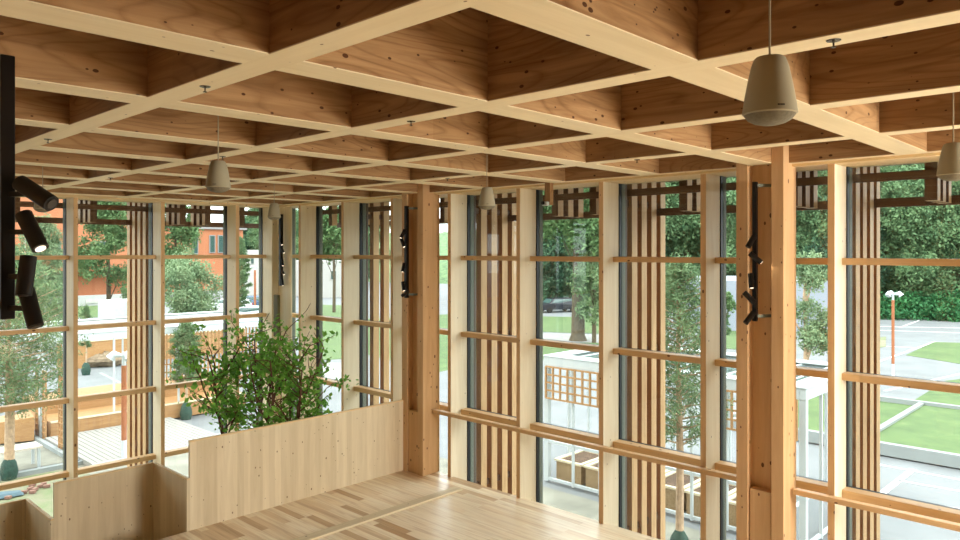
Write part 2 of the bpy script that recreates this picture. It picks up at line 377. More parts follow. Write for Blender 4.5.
def bay_left(a_prev, a_post):
    # on the left facade the frame shows on the x- side of each post
    global wn; wn += 1
    o = thing('window_%d' % wn, kind='structure'); zb = -3.4; zt = BT-.035; lo, hi = a_prev+PWD, a_post
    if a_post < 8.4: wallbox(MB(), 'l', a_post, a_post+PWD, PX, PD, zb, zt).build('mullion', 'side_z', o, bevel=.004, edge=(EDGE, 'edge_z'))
    for zc, h in TR:
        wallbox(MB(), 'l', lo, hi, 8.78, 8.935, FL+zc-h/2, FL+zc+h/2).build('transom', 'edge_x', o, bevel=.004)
    m = MB(); g = MB(); w_ = .012
    for a, b in ((lo, lo+w_), (hi-w_, hi+(PWD if a_post < 8.4 else -.002))):
        wallbox(m, 'l', a, b, 8.935, 8.985, zb, zt); wallbox(g, 'l', a, b, 9.0, 9.085, zb, zt)
    m.build('gasket', 'gasket', o); g.build('outer_frame', 'steel_frame', o)
    wallbox(MB(), 'l', lo, hi, 8.988, 8.998, zb, zt).build('glass', 'glass', o)
for i in range(len(PL)-1): bay_left(PL[i], PL[i+1])
bay_left(PL[-1], 8.47)
# corner posts
c = thing('wall_corner', kind='structure')
MB().box(8.47, 8.66, 14.4, 14.9, -3.4, BT-.035).build('corner_board', 'side_z', c)
MB().box(8.62, 8.655, 13.88, 14.45, -3.4, BT-.035).build('corner_board', 'side_z', c)
MB().box(8.66, 9.1, 14.45, 14.96, -3.4, BT-.035).build('corner_core', 'post_z', c)

# handrail in front of the right facade
for a, b, lab in ((9.17, 3.74, 'slim wooden handrail along the glazing between the two columns'), (3.14, YMIN+.3, 'slim wooden handrail running from the near column out of the right of the picture')):
    h = thing('handrail', lab, 'handrail', (8.48, (a+b)/2, FL-2.73))
    MB().box(8.44, 8.53, min(a, b), max(a, b), FL-2.76, FL-2.70).build('rail_bar', 'edge_y', h, bevel=.006)
sl = MB().box(8.6, 9.1, YMIN, 9.74, -.6, -.36).build('trim_2', 'concrete_wall'); sl['kind'] = 'structure'

# ------------------------------------------------------------------ composite timber columns
def column(x, y, zb, label):
    c = thing('timber_column', label, 'column', (x, y, zb))
    MB().box(x-.15, x+.05, y-.14, y, zb, Z(1.58)).build('post', 'col', c, bevel=.006)
    MB().box(x+.05, x+.24, y-.135, y, zb, BT).build('post', 'col', c, bevel=.006)
    MB().box(x-.15, x+.05, y+WY, y+WY+.14, zb, Z(1.58)).build('post', 'col', c, bevel=.006)
    MB().box(x+.05, x+.24, y+WY, y+WY+.135, zb, BT).build('post', 'col', c, bevel=.006)
    MB().box(x-.02, x+.23, y+.0, y+WY, zb, BT).build('core', 'col', c)
    MB().box(x-.13, x-.02, y+.01, y+WY-.01, zb, FL-2.74).build('cover_board', 'col', c, bevel=.008)
    return c
column(8.395, 3.315, 0, 'near built-up timber column rising past the handrail, right of centre')
column(8.395, 9.33, 0, 'far built-up timber column at the end of the tall guard panel')

# ------------------------------------------------------------------ spotlight tracks
def cyl_dir(p, az, el, L, r):
    d = Vector((math.cos(el)*math.cos(az), math.cos(el)*math.sin(az), math.sin(el)))
    return Vector(p)-d*L*.5, Vector(p)+d*L*.5, d
def track(x, y, ztop, zbot, w, brx, bry, spots, label):
    t = thing('spotlight_track', label, 'spotlight track', (x, y, zbot))
    MB().box(x-w/2, x+w/2, y-w/2, y+w/2, zbot, ztop).build('track_bar', 'black_metal', t, bevel=.005)
    for z in (ztop-.04, zbot+.06):
        MB().bar((x, y, z), (brx, bry, z), .02, .035).build('bracket', 'steel_frame', t)
    for (z, su, sz, tilt, lit) in spots:
        # su: side offset to the right as seen from the hall, tilt: lean of the can in the view plane, degrees from straight down
        rx, ry = SA, -CA
        c = Vector((x+rx*su-CA*w*.9, y+ry*su-SA*w*.9, z))
        a = R(tilt); d = Vector((rx*math.sin(a), ry*math.sin(a), -math.cos(a)))
        d = (d+Vector((-CA, -SA, 0))*.22).normalized()
        L = .17*sz; r = .031*sz
        p0, p1 = c-d*L/2, c+d*L/2
        s = MB().tube([p0, p1-d*.006], r, 20).build('spotlight_can', 'black_metal', t, smooth=True)
        MB().bar(tuple(c), (x, y, z), .02).build('swivel_arm', 'black_metal', s)
        MB().tube([p1-d*.0055, p1-d*.002], r*.62, 16).build('lens', 'lamp_glow' if lit else 'speaker_mark', s)
        if lit:
            l = bpy.data.lights.new('spot', 'SPOT'); l.energy = .3; l.color = (1, .8, .55); l.spot_size = R(70); l.shadow_soft_size = .03
            lo = bpy.data.objects.new('spot_lamp', l); COL.objects.link(lo); lo.location = (p1+d*.02)*S
            lo.rotation_euler = d.to_track_quat('-Z', 'Y').to_euler()
bx, by = 8.2, onX(755, 8.2)
track(bx, by, Z(.79), Z(-.80), .05, 8.35, 3.35, [(Z(.11), -.06, 1, -35, 0), (Z(-.08), -.01, 1, 48, 1), (Z(-.34), -.06, 1, 0, 1), (Z(-.53), -.08, 1, 42, 0), (Z(-.76), -.08, 1, -42, 0)],
      'black vertical spotlight track on the near timber column')
bx, by = 8.16, onX(406.6, 8.16)
track(bx, by, Z(.77), Z(-.80), .06, 8.33, 9.36, [(Z(.29), -.06, .95, -25, 1), (Z(.14), -.06, .95, 20, 1), (Z(-.28), -.05, .95, -10, 1), (Z(-.72), -.02, .95, -50, 0), (Z(-.60), -.05, .95, 10, 1)][:5],
      'black vertical spotlight track on the far column, with small lit spots')
bx, by = 8.55, 14.2
track(onY(281, 14.1), 14.1, Z(.80), Z(-.75), .07, 8.62, 14.3, [(Z(.2), .02, .9, 20, 1), (Z(.02), .05, .9, 30, 1), (Z(-.25), .05, .9, 10, 1), (Z(-.45), .05, .9, 30, 1), (Z(-.68), .05, .9, 10, 1)],
      'farthest black spotlight track, in the corner where the two facades meet')
a_, b_ = ray(6.5); D = 2.9
track(a_*D, b_*D, Z(.775), Z(-.27), .05, .5, 3.45, [(Z(.225), .145, 1.05, 60, 0), (Z(.075), .13, 1.0, 33, 1), (Z(-.10), .105, .95, 0, 0), (Z(-.225), .125, .95, 22, 0)],
      'large black spotlight track close by at the left edge of the picture')
cc = MB().box(.3, .5, 3.3, 3.6, 0, BT).build('timber_post', 'col', bevel=.006)
tag(cc, 'square timber post just outside the left edge that carries the close spotlight track', 'post')

# ------------------------------------------------------------------ pendant speakers
def pendant():
    t = thing('pendant_speaker', 'x', 'speaker', (0, 0, 0))
    prof = [(.0, .25), (.05, .25), (.057, .244), (.068, .215), (.080, .16), (.090, .105), (.097, .06), (.1, .035), (.1, .03)]
    prof = [(r, z) for r, z in prof][::-1]
    MB().lathe((0, 0, 0), [(.094, .03)]+prof[1:][0:], 40).build('cabinet', 'speaker_grey', t, smooth=True)
    MB().lathe((0, 0, 0), [(.001, -.01), (.03, -.008), (.06, -.0), (.08, .012), (.097, .034), (.094, .04)], 40).build('grille', 'speaker_grille', t, smooth=True)
    MB().tube([(0, 0, .245), (0, 0, 1.1)], .0045, 6).build('cable', 'speaker_grey', t)
    a = math.atan2(-SA, -CA)+.02
    m = MB(); r = .0975
    for k in range(5):
        aa = a+(k-2)*.055; m.bar((r*math.cos(aa), r*math.sin(aa), .052), (r*math.cos(aa+.04), r*math.sin(aa+.04), .052), .004, .006)
    m.build('logo', 'speaker_mark', t)
    return t
p0 = pendant(); zp = Z(.49)
labs = ['largest grey pendant speaker, hanging at the upper right', 'grey pendant speaker cut by the right edge of the picture', 'grey pendant speaker hanging at the upper left, on a long wire',
        'small grey pendant speaker hanging left of the middle of the right facade', 'smallest grey pendant speaker hanging in front of the far corner', 'grey pendant speaker half hidden behind the close spotlights at the left']
for k, ((x, y), lb) in enumerate(zip([(2.785, 1.125), (5.88, 1.11), (2.86, 5.70), (6.2, 5.80), (5.98, 10.1), (2.82, 10.2)], labs)):
    o = p0 if k == 0 else copy_tree(p0)
    o.location = Vector((x, y, zp))*S; tag(o, lb, 'speaker', 'pendant speakers under the coffered ceiling')

# ------------------------------------------------------------------ sprinklers
def sprinkler():
    t = thing('sprinkler_head', 'x', 'sprinkler')
    MB().lathe((0, 0, 0), [(.03, -.004), (.034, 0.0)], 20).build('rosette', 'chrome', t, smooth=True)
    MB().lathe((0, 0, 0), [(.012, -.035), (.012, -.031), (.004, -.03), (.005, -.01), (.009, -.004)], 12).build('nozzle', 'chrome', t, smooth=True)
    return t
s0 = sprinkler()
for k, (u, v, lb) in enumerate([(205, 85.5, 'upper left'), (411, 120.5, 'upper middle'), (833.5, 39, 'upper right by the largest pendant'), (48, 138.5, 'far left beam'), (222.5, 156, 'behind the upper left pendant speaker'),
                            (110.5, 177.3, 'left, low in the view'), (447.5, 178, 'just left of the small pendant speaker'), (637, 159, 'right of centre, in front of the right facade')]):
    d = FPX*1.0/(HY-v); a_, b_ = ray(u)
    o = s0 if k == 0 else copy_tree(s0)
    o.location = Vector((a_*d, b_*d, BT-.006))*S; tag(o, 'metal sprinkler head under a ceiling beam, '+lb, 'sprinkler', 'ceiling sprinkler heads')

# small wooden drop box with camera under the ceiling edge
x, y = 8.42, onX(549, 8.42)
t = thing('camera_mount', 'small wooden drop box with a black round camera, hung at the ceiling edge', 'camera', (x, y, Z(.67)))
MB().box(x-.04, x+.04, y-.05, y+.05, Z(.67), BT).build('wood_box', 'glulam_z', t, bevel=.004)
MB().box(x-.10, x-.04, y-.04, y+.05, Z(.66), Z(.72)).build('camera_body', 'white_paint', t, bevel=.008)
MB().tube([(x-.10, y+.02, Z(.70)), (x-.13, y+.03, Z(.695))], .026, 16).build('camera_lens', 'black_metal', t, smooth=True)

# ------------------------------------------------------------------ outer timber screens
SX = [9.28, 9.55, 9.83, 10.10]
def screen(side, a, zb, label):
    """a fin of four upright boards standing out from the facade in line with a post"""
    o = thing('slat_screen', label, 'slat screen', (9.6, a, zb) if side == 'r' else (a, 15.46, zb))
    wallbox(MB(), side, a, a+.13, 9.105, 9.15, zb, Z(1.16)).build('side_board', 'brown_frame', o)
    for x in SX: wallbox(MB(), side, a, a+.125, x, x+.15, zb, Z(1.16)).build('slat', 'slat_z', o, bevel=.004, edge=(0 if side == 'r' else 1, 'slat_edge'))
    for z in (FL-1.5, FL-4.1, FL+.7): wallbox(MB(), side, a+.05, a+.08, 9.15, 10.1, z-.05, z+.05).build('batten', 'dark_board_x', o)
ZB = GZ
screen('r', 8.82, ZB, 'tall outdoor timber slat fin right of the far column')
screen('r', 5.772, ZB, 'tall outdoor timber slat fin in the middle of the right facade')
screen('r', 2.73, ZB, 'tall outdoor timber slat fin right of the near column')
screen('r', 11.85, ZB, 'tall outdoor timber slat fin just left of the far column')
screen('r', -.31, ZB, 'tall outdoor timber slat fin beyond the right edge of the picture')
screen('l', 6.045, ZB, 'tall outdoor timber slat fin on the left facade')
screen('l', 2.93, ZB, 'tall outdoor timber slat fin just beyond the left edge of the picture')
def lattice(side, a0, a1, ups, label):
    ax = 'y' if side == 'r' else 'x'
    o = thing('timber_lattice', label, 'lattice', (9.6, a0, Z(.5)) if side == 'r' else (a0, 15.46, Z(.5)))
    for x, z0, z1 in ((9.22, .80, .90), (10.04, .545, .655), (10.04, 1.06, 1.16)):
        wallbox(MB(), side, a0, a1, x, x+.05, Z(z0), Z(z1)).build('rail', 'dark_board_'+ax, o, bevel=.004)
    for a in ups:
        for x in SX[:3]: wallbox(MB(), side, a, a+.125, x, x+.14, Z(.56), Z(1.05)).build('upright', 'slat_z', o, edge=(0 if side == 'r' else 1, 'dark_board_z'))  # uprights' room-side faces dark: backlit shade put into the colour
lattice('r', -4.6, 9.0, [-2.6, -1.1, .4, 1.9, 3.4, 4.89, 6.4, 7.13], 'dark timber lattice outside the top of the right facade')
lattice('r', 9.1, 14.2, [9.4, 10.33, 10.95, 12.5, 13.3], 'dark timber lattice outside the top of the glazing between far column and corner')
lattice('l', -4.0, 9.0, [-2, -.5, .9, 2.2, 3.7, 5.0, 6.75, 7.3, 8.1], 'dark timber lattice outside the top of the left facade')
# ------------------------------------------------------------------ ground outside
def flat(name, pts, z, mat, h=.0, kind='structure', label=None, cat=None):
    m = MB(); m.hexa([(x, y, z-.05) for x, y in pts], [(x, y, z+h) for x, y in pts]); o = m.build(name, mat)
    return tag(o, label, cat, kind=kind)
flat('grass_strip', [(0, 15.3), (8.4, 15.3), (8.4, 26.7), (0, 26.7)], GZ-.03, 'rough_grass')
MB().box(-160, 260, -160, 260, GZ-.3, GZ-.052).build('ground', 'asphalt')['kind'] = 'structure'
MB().box(XMIN, 9.12, 9.75, 15.0, GZ-.05, GZ+.01).build('floor_hall', 'floor_boards')['kind'] = 'structure'
def gp(u, v, dn=7.2): return ong(u, v, dn)
gk = dict(z=GZ, mat='grass')
# strip of rough grass beside the two facades
flat('grass_strip', [(9.3, 9.0), (16.5, 3.0), (17.6, 3.0), (17.6, 26.8), (0, 26.8), (0, 15.3), (9.3, 15.3)], GZ-.035, 'dirt')
flat('paved_strip', [(9.3, -6), (9.9, -6), (9.9, 15), (9.3, 15)], GZ-.03, 'path')
# lawns
flat('lawn', [(30, 32), (44, 34), (60, 60), (36, 66)], GZ-.045, 'grass')
flat('lawn', [gp(300, 361), gp(345, 358), gp(345, 334), gp(300, 332)], GZ-.03, 'grass')
flat('lawn', [gp(300, 316), gp(345, 317), gp(345, 305), gp(300, 304)], GZ-.03, 'grass')
flat('lawn', [gp(530, 331), gp(620, 334), gp(610, 317), gp(530, 316)], GZ-.03, 'grass')
flat('lawn', [gp(525, 358), gp(640, 361), gp(630, 343), gp(530, 341)], GZ-.03, 'grass')
flat('lawn', [gp(700, 345), gp(745, 350), gp(740, 328), gp(700, 326)], GZ-.03, 'grass')
flat('lawn', [gp(60, 317), gp(160, 317), gp(160, 304), gp(60, 304)], GZ-.03, 'grass')
flat('path', [gp(300, 385), gp(350, 380), gp(350, 363), gp(300, 360)], GZ-.03, 'path')
flat('path', [gp(520, 341), gp(620, 343), gp(620, 335), gp(520, 332)], GZ-.03, 'path')
flat('lawn', [gp(906, 354.5), gp(990, 368), gp(990, 343), gp(933.5, 341.6)], GZ-.03, 'grass')
flat('lawn', [gp(905, 405), gp(1010, 415), gp(1010, 372), gp(945, 380)], GZ-.045, 'grass')
flat('lawn', [gp(870, 349), gp(886, 346), gp(886, 336), gp(870, 338)], GZ-.03, 'rough_grass')
# raised grass beds with concrete edges at the right
bed = thing('grass_bed', 'raised lawn bed with pale concrete edges beside the parking area at the right', 'planting bed', (33, 3, GZ))
MB().box(28.7, 37.5, -14, 8.2, GZ, GZ+.28).build('turf', 'grass', bed)
m = MB(); m.box(28.45, 28.72, -14, 13.5, GZ, GZ+.42); m.build('front_edge', 'kerb', bed)
m = MB(); m.box(37.5, 37.75, -14, 13.5, GZ, GZ+.42); m.build('back_edge', 'kerb', bed)
m = MB(); m.box(28.7, 37.5, 8.2, 8.42, GZ, GZ+.38); m.build('dividing_edge', 'kerb', bed)
MB().box(28.7, 37.5, 8.42, 13.3, GZ, GZ+.2).build('turf', 'grass', bed)
MB().box(28.45, 37.75, 13.3, 13.5, GZ, GZ+.42).build('end_edge', 'kerb', bed)
# painted lines of the parking area
m = MB()
def pline(p, q, w=.11):
    m.bar((p[0], p[1], GZ-.045), (q[0], q[1], GZ-.045), w, .02)
pline(gp(874, 498), gp(913, 468), .2); pline(gp(878, 463), gp(985, 483)); pline(gp(898, 479), gp(985, 494)); pline(gp(884, 494), gp(985, 512))
pline(gp(870, 364), gp(935, 341), .16); pline(gp(885, 390), gp(965, 372), .16); pline(gp(870, 329.5), gp(985, 333), .2); pline(gp(880, 326), gp(985, 328), .2); pline(gp(900, 327), gp(930, 316), .2)
pline(gp(795, 505), gp(826, 480), .12); pline(gp(870, 345), gp(985, 350), .1)
lm = m.build('parking_lines', 'line_paint'); lm['kind'] = 'structure'
m = MB()
m.bar((0, 26.9, GZ+.02), (18, 26.9, GZ+.02), .2, .16); m.bar((8.5, 26.9, GZ+.02), (8.5, 33, GZ+.02), .16, .16)
pline(gp(70, 398), gp(130, 382), .2); pline(gp(100, 372), gp(140, 392), .2); pline(gp(0, 430), gp(40, 424), .15)
m.build('yard_kerb', 'kerb')['kind'] = 'structure'
flat('path', [gp(-20, 448), gp(36, 432), gp(70, 460), gp(-20, 476)], GZ-.04, 'dirt')

# ------------------------------------------------------------------ timber deck and stage on the left
dk = thing('garden_deck', 'pale grey outdoor board deck beyond the left facade', 'deck', (11, 28, GZ))
for i in range(25):
    x = 8.62+i*.19
    MB().box(x, x+.165, 25.9, 30.9, GZ, GZ+.16).build('board', 'deck', dk)
MB().box(8.6, 13.35, 25.86, 25.9, GZ, GZ+.17).build('edge_board', 'white_paint', dk)
st = thing('timber_stage', 'long two-step stage of tan planks behind the deck', 'stage', (12, 32, GZ))
MB().box(8.9, 17, 31.2, 33.0, GZ, GZ+.62).build('lower_step', 'tan_wood', st, bevel=.02)
MB().box(8.9, 17, 33.0, 35.0, GZ, GZ+1.15).build('upper_step', 'tan_wood', st, bevel=.02)
for y, z in ((31.17, .6), (32.97, 1.13)): MB().box(8.9, 17, y, y+.08, GZ+z, GZ+z+.06).build('nosing', 'spruce_x', st)
sb = thing('timber_bench', 'tan plank bench block standing left of the stage behind the trellis', 'bench', (7.6, 32.5, GZ))
MB().hexa([(6.6, 32, GZ), (8.4, 31.4, GZ), (8.6, 32.6, GZ), (6.8, 33.2, GZ)], [(6.7, 32, GZ+.75), (8.4, 31.4, GZ+.9), (8.6, 32.6, GZ+.9), (6.9, 33.2, GZ+.75)]).build('block', 'tan_wood', sb, bevel=.02)

# ------------------------------------------------------------------ white steel pergolas
def pergola(x0, x1, y0, y1, nx, ny, label, glass=True, sill=True):
    o = thing('white_pergola', label, 'pergola', ((x0+x1)/2, (y0+y1)/2, GZ)); t0, t1 = FL-3.58, FL-3.3
    for a, b, c, d in ((x0, x1, y0, y0+.16), (x0, x1, y1-.16, y1), (x0, x0+.16, y0+.16, y1-.16), (x1-.16, x1, y0+.16, y1-.16)):
        MB().box(a, b, c, d, t0, t1).build('roof_beam', 'white_paint', o, bevel=.01)
    for i in range(nx+1):
        for j in range(ny+1):
            if 0 < i < nx and 0 < j < ny: continue
            x = x0+.01+(x1-x0-.18)*i/nx; y = y0+.01+(y1-y0-.18)*j/ny
            w_ = .16 if (i in (0, nx) and j in (0, ny)) else .07
            MB().box(x, x+w_, y, y+w_, GZ, t0).build('post', 'white_paint', o)
    for a, b, c, d in ((x0-.02, x1+.02, y0-.02, y0+.5), (x0-.02, x1+.02, y1-.5, y1+.02), (x0-.02, x0+.55, y0+.5, y1-.5), (x1-.5, x1+.02, y0+.5, y1-.5)):
        MB().box(a, b, c, d, t1, t1+.03).build('roof_edge', 'white_paint', o)
    n = int((y1-y0)/.8)
    for k in range(1, n):
        y = y0+(y1-y0)*k/n; MB().box(x0+.16, x1-.16, y-.03, y+.03, t0+.05, t1-.02).build('rafter', 'white_paint', o)
    if glass: MB().box(x0+.16, x1-.16, y0+.16, y1-.16, t1-.045, t1-.03).build('roof_glass', 'pergola_glass', o)
    if sill:
        for z in (GZ+.08, GZ+1.25):
            MB().box(x0+.02, x0+.1, y0, y1, z-.04, z+.04).build('rail', 'white_paint', o)
            MB().box(x0, x1, y0+.02, y0+.1, z-.04, z+.04).build('rail', 'white_paint', o)
    return o
pergola(18.0, 22.6, 6.4, 14.4, 4, 8, 'white steel and glass pergola over the planter boxes, beyond the right facade', sill=True)
pergola(8.6, 19.5, 31.5, 38.0, 4, 2, 'white steel pergola over the stage, beyond the left facade', glass=False, sill=False)

def trellis(p, q, z0, z1, nu, nv, label, mat='tan_wood'):
    p, q = Vector((*p, 0)), Vector((*q, 0)); o = thing('garden_trellis', label, 'trellis', (p.x, p.y, z0)); m = MB()
    for i in range(nu+1):
        a = p.lerp(q, i/nu); m.bar((a.x, a.y, z0), (a.x, a.y, z1), .06, .05)
    m.build('uprights', mat, o); m = MB()
    for j in range(nv+1):
        z = z0+(z1-z0)*j/nv; m.bar((p.x, p.y, z), (q.x, q.y, z), .045, .05)
    m.build('crossbars', mat, o); return o
trellis((17.93, 14.25), (17.93, 11.2), FL-4.58, FL-3.6, 11, 4, 'square wooden trellis hung under the pergola edge, seen')
trellis((17.93, 8.75), (17.93, 6.6), FL-4.55, FL-3.58, 8, 4, 'square wooden trellis hung at the near corner of the pergola, beside the near column')
trellis((8.7, 32.3), (8.7, 31.1), GZ+.02, FL-4.6, 4, 12, 'tall narrow wooden trellis left of the stage')
trellis((8.6, 29.2), (8.6, 28.7), GZ+.02, FL-3.7, 2, 14, 'tall narrow wooden trellis seen just left of the first left facade post')
trellis((13.2, 33.4), (19.3, 33.4), FL-5.9, FL-3.75, 34, 6, 'wide fine wooden trellis under the left pergola, behind the indoor tree')

# planter boxes in the pergola
def planter():
    t = thing('planter_box', 'x', 'planter')
    MB().box(0, 1.45, 0, .95, 0, .58).build('box', 'planter_wood', t)
    m = MB()
    for a in ((-.05, 1.5, -.05, .07), (-.05, 1.5, .88, 1.0), (-.05, .07, .07, .88), (1.38, 1.5, .07, .88)): m.box(*a, .58, .64)
    m.build('rim', 'spruce_x', t); MB().box(.07, 1.38, .07, .88, .55, .6).build('soil', 'soil', t)
    return t
pp = planter()
for k in range(6):
    y = 13.25-k*1.12; o = pp if k == 0 else copy_tree(pp); rot_about(o, (18.4, y, GZ), 0)
    tag(o, ['wooden planter box at the far left end of the row in the pergola', 'second wooden planter box from the left in the pergola', 'third wooden planter box in the pergola row, behind the middle slat screen',
            'fourth wooden planter box in the pergola row, behind the pine trunk', 'fifth wooden planter box, left of the near column', 'wooden planter box nearest the pergola corner'][k], 'planter', 'planter boxes in the glass pergola')

# ------------------------------------------------------------------ street lamps
def lamp(u, v, top, label, heads=3, w=.08):
    x, y = gp(u, v); t = thing('street_lamp', label, 'street lamp', (x, y, GZ))
    MB().tube([(x, y, GZ), (x, y, GZ+.75)], w*1.05, 14).build('base_sleeve', 'white_metal', t, smooth=True)
    MB().tube([(x, y, GZ+.75), (x, y, top-.45)], w, 14).build('pole', 'rust_post', t, smooth=True)
    MB().tube([(x, y, top-.45), (x, y, top)], w*.8, 14).build('pole_top', 'white_metal', t, smooth=True)
    for k in range(heads):
        a = 2.1*k+.6; dx, dy = math.cos(a), math.sin(a)
        MB().tube([(x+dx*.05, y+dy*.05, top-.12), (x+dx*.3, y+dy*.3, top-.05), (x+dx*.42, y+dy*.42, top-.2)], [.05, .13, .16], 12).build('lamp_head', 'white_metal', t, smooth=True)
lamp(893, 377, FL-2.35, 'rust brown street lamp with white spot heads, by the lawns at the right')
lamp(124, 462, FL-3.45, 'rust brown street lamp standing by the deck on the left', 3, .085)
lamp(255, 318, FL-1.6, 'thin street lamp by the parked cars, seen through the narrow left bay', 2, .12)

# ------------------------------------------------------------------ parked cars
def car(u, v, az, paint, label, sc_=1.0, dn=7.2, estate=True):
    x, y = ong(u, v, dn); t = thing('parked_car', label, 'car', (0, 0, 0))
    L, W_, H = 4.7*sc_/S, 1.85*sc_/S, 1.5*sc_/S
    prof = [(0, .22), (.0, .52), (.03, .60), (.20, .66), (.32, .97), (.42, 1.0), (.80, 1.0), (.93, .86), (.985, .66), (1, .5), (1, .22)]
    def ring(yy, k, dz=0): return [((p-.5)*L, yy*W_/2*(1 if z < .67 else k), z*H) for p, z in prof]
    m = MB(); a, b = ring(-1, .82), ring(1, .82); k0 = len(prof); m.v += a+b; m.f += [tuple(range(k0))[::-1], tuple(range(k0, 2*k0))]
    m.f = [tuple(range(k0)), tuple(range(k0, 2*k0))[::-1]]+[(i, k0+i, k0+(i+1) % k0, (i+1) % k0) for i in range(k0)]
    m.build('body', paint, t, bevel=.04)
    for sd in (-1, 1):
        g = MB(); yy = sd*W_/2
        g.hexa([((p-.5)*L, yy*(1.0 if z < .7 else .84), z*H) for p, z in ((.25, .69), (.34, .93), (.78, .94), (.9, .7))], [((p-.5)*L, yy*(1.015 if z < .7 else .86), z*H) for p, z in ((.25, .69), (.34, .93), (.78, .94), (.9, .7))]).build('side_window', 'dark_glass', t)
    for xx, z0, z1, xa, xb in ((0, .68, .93, .215, .305), (1, .68, .86, .99, .935)):
        g = MB(); g.hexa([((xa-.5)*L, -W_*.38, z0*H), ((xa-.5)*L, W_*.38, z0*H), ((xb-.5)*L, W_*.34, z1*H), ((xb-.5)*L, -W_*.34, z1*H)], [((xa-.5)*L+(-.04 if xx == 0 else .04), -W_*.38, z0*H+.02), ((xa-.5)*L+(-.04 if xx == 0 else .04), W_*.38, z0*H+.02), ((xb-.5)*L+(-.04 if xx == 0 else .04), W_*.34, z1*H+.02), ((xb-.5)*L+(-.04 if xx == 0 else .04), -W_*.34, z1*H+.02)]).build('windscreen' if xx == 0 else 'rear_window', 'dark_glass', t)
    for wx in (-.3, .31):
        for sd in (-1, 1): MB().tube([(wx*L, sd*W_*.40, .21*H), (wx*L, sd*W_*.51, .21*H)], .21*H, 20).build('wheel', 'rubber', t, smooth=True)
    for sd in (-1, 1): MB().box(L*.49, L*.505, sd*W_*.3, sd*W_*.46, .5*H, .62*H).build('tail_light', 'tail_light', t)
    rot_about(t, (x, y, GZ-.05), az); return t
base = A-R(90)          # to the right in the view
car(557, 311.5, base+R(25)+R(0), 'car_dark', 'dark estate car parked on the street beyond the trees')
car(540, 304, base+R(20), 'car_silver', 'silver car parked further left of the dark estate car')
car(229, 312, base+R(15), 'car_white', 'white car left of the thin street lamp, behind the indoor tree')
car(250, 322, base+R(10), 'car_silver', 'silver car nearest the thin street lamp')
car(261, 309, base+R(170), 'car_blue', 'blue car in the far row of the left parking area')
car(326, 288, base+R(10), 'car_white', 'small white car beyond the lawn seen left of the far column')

# ------------------------------------------------------------------ buildings
def bld(name, label, x0, x1, y0, y1, z0, z1, mat, wins=(), extra=None):
    o = thing(name, label, 'building', (x0, y0, z0)); MB().box(x0, x1, y0, y1, z0, z1).build('wall', mat, o)
    for (a, b, c, d) in wins:
        MB().box(a, b, y0-.12, y0+.05, c, d).build('window', 'pale_wall', o)
        MB().box(a+.12, b-.12, y0-.14, y0-.1, c+.12, d-.12).build('pane', 'dark_glass', o)
    return o
YB = 110.0
def bx_(u): return onY(u, YB)[0] if isinstance(onY(u, YB), tuple) else onY(u, YB)
def bz(u, v): a, b = ray(u); return FL+(HY-v)/FPX*(YB/b)
o = thing('orange_building', 'orange rendered building with a deep overhang, seen through the left facade', 'building', (bx_(100), YB, GZ))
x_l, x_m, x_r = bx_(-190), bx_(140), bx_(243)
MB().box(x_l, x_m, YB, YB+16, bz(60, 271), bz(60, 180)).build('upper_wall', 'orange_wall', o)
MB().box(x_m, x_r, YB, YB+16, bz(200, 291), bz(200, 229)).build('upper_wall', 'orange_wall', o)
MB().box(x_m-.5, x_r+.5, YB-.4, YB+16, bz(200, 229), bz(200, 226)).build('roof_edge', 'grey_roof', o)
MB().box(x_l, x_m, YB+3, YB+16, GZ-.05, bz(60, 271)).build('recessed_wall', 'orange_wall', o)
MB().box(bx_(10), bx_(78), YB+2.9, YB+3.0, bz(60, 296), bz(60, 274)).build('shopfront_glass', 'dark_glass', o)
MB().box(x_m, x_r, YB, YB+16, GZ-.05, bz(200, 291)).build('base_wall', 'concrete_wall', o)
for a, b, c, d in ((31, 61, 255, 241), (192.5, 198, 254, 235), (209, 215, 253, 235), (217.5, 223.5, 253, 235), (-40, -10, 255, 240), (95, 110, 255, 241)):
    f = MB().box(bx_(a), bx_(b), YB-.15, YB+.1, bz(a, c), bz(a, d)).build('window', 'grey_roof', o)
    MB().box(bx_(a)+.15, bx_(b)-.15, YB-.2, YB-.12, bz(a, c)+.15, bz(a, d)-.15).build('pane', 'dark_glass', f)
rw = thing('retaining_wall', 'long low pale concrete wall with panels below the orange building', 'wall', (bx_(60), 104, GZ))
MB().box(bx_(-100), bx_(165), 104, 104.5, GZ-.05, bz(90, 293)).build('wall_body', 'concrete_wall', rw)
for u in range(70, 150, 18): MB().box(bx_(u), bx_(u)+2.4, 103.9, 104, GZ+.3, bz(90, 297)).build('panel', 'pale_wall', rw)
tw = thing('plank_wall', 'low tan plank wall behind the boulders in the yard', 'wall', (onY(110, 49), 49, GZ))
MB().box(onY(58, 49), onY(245, 49), 49, 49.25, GZ-.05, GZ+1.55).build('planking', 'tan_wood', tw)
MB().box(onY(58, 49), onY(245, 49), 48.95, 49.3, GZ+1.55, GZ+1.62).build('capping', 'spruce_x', tw)
bld('white_shed', 'white block standing in front of the low wall, behind the left slat screen', onY(114, 52), onY(150, 52), 52, 55, GZ-.05, FL+(HY-302)/FPX*(52/ray(114)[1]), 'white_paint')
bld('far_house', 'pale house with a flat roof beyond the lawn, seen just right of the corner', onY(322, 95), onY(352, 95), 95, 105, GZ-.05, FL-1.5, 'pale_wall', [(onY(330, 95), onY(336, 95), FL-4.5, FL-3)])
bld('far_house', 'distant white house below the wooded hill, right of the orange building', onY(245, 110), onY(263, 110), 110, 120, GZ-.05, FL+.2, 'pale_wall', [(onY(250, 110), onY(254, 110), FL-2.2, FL-.8)])
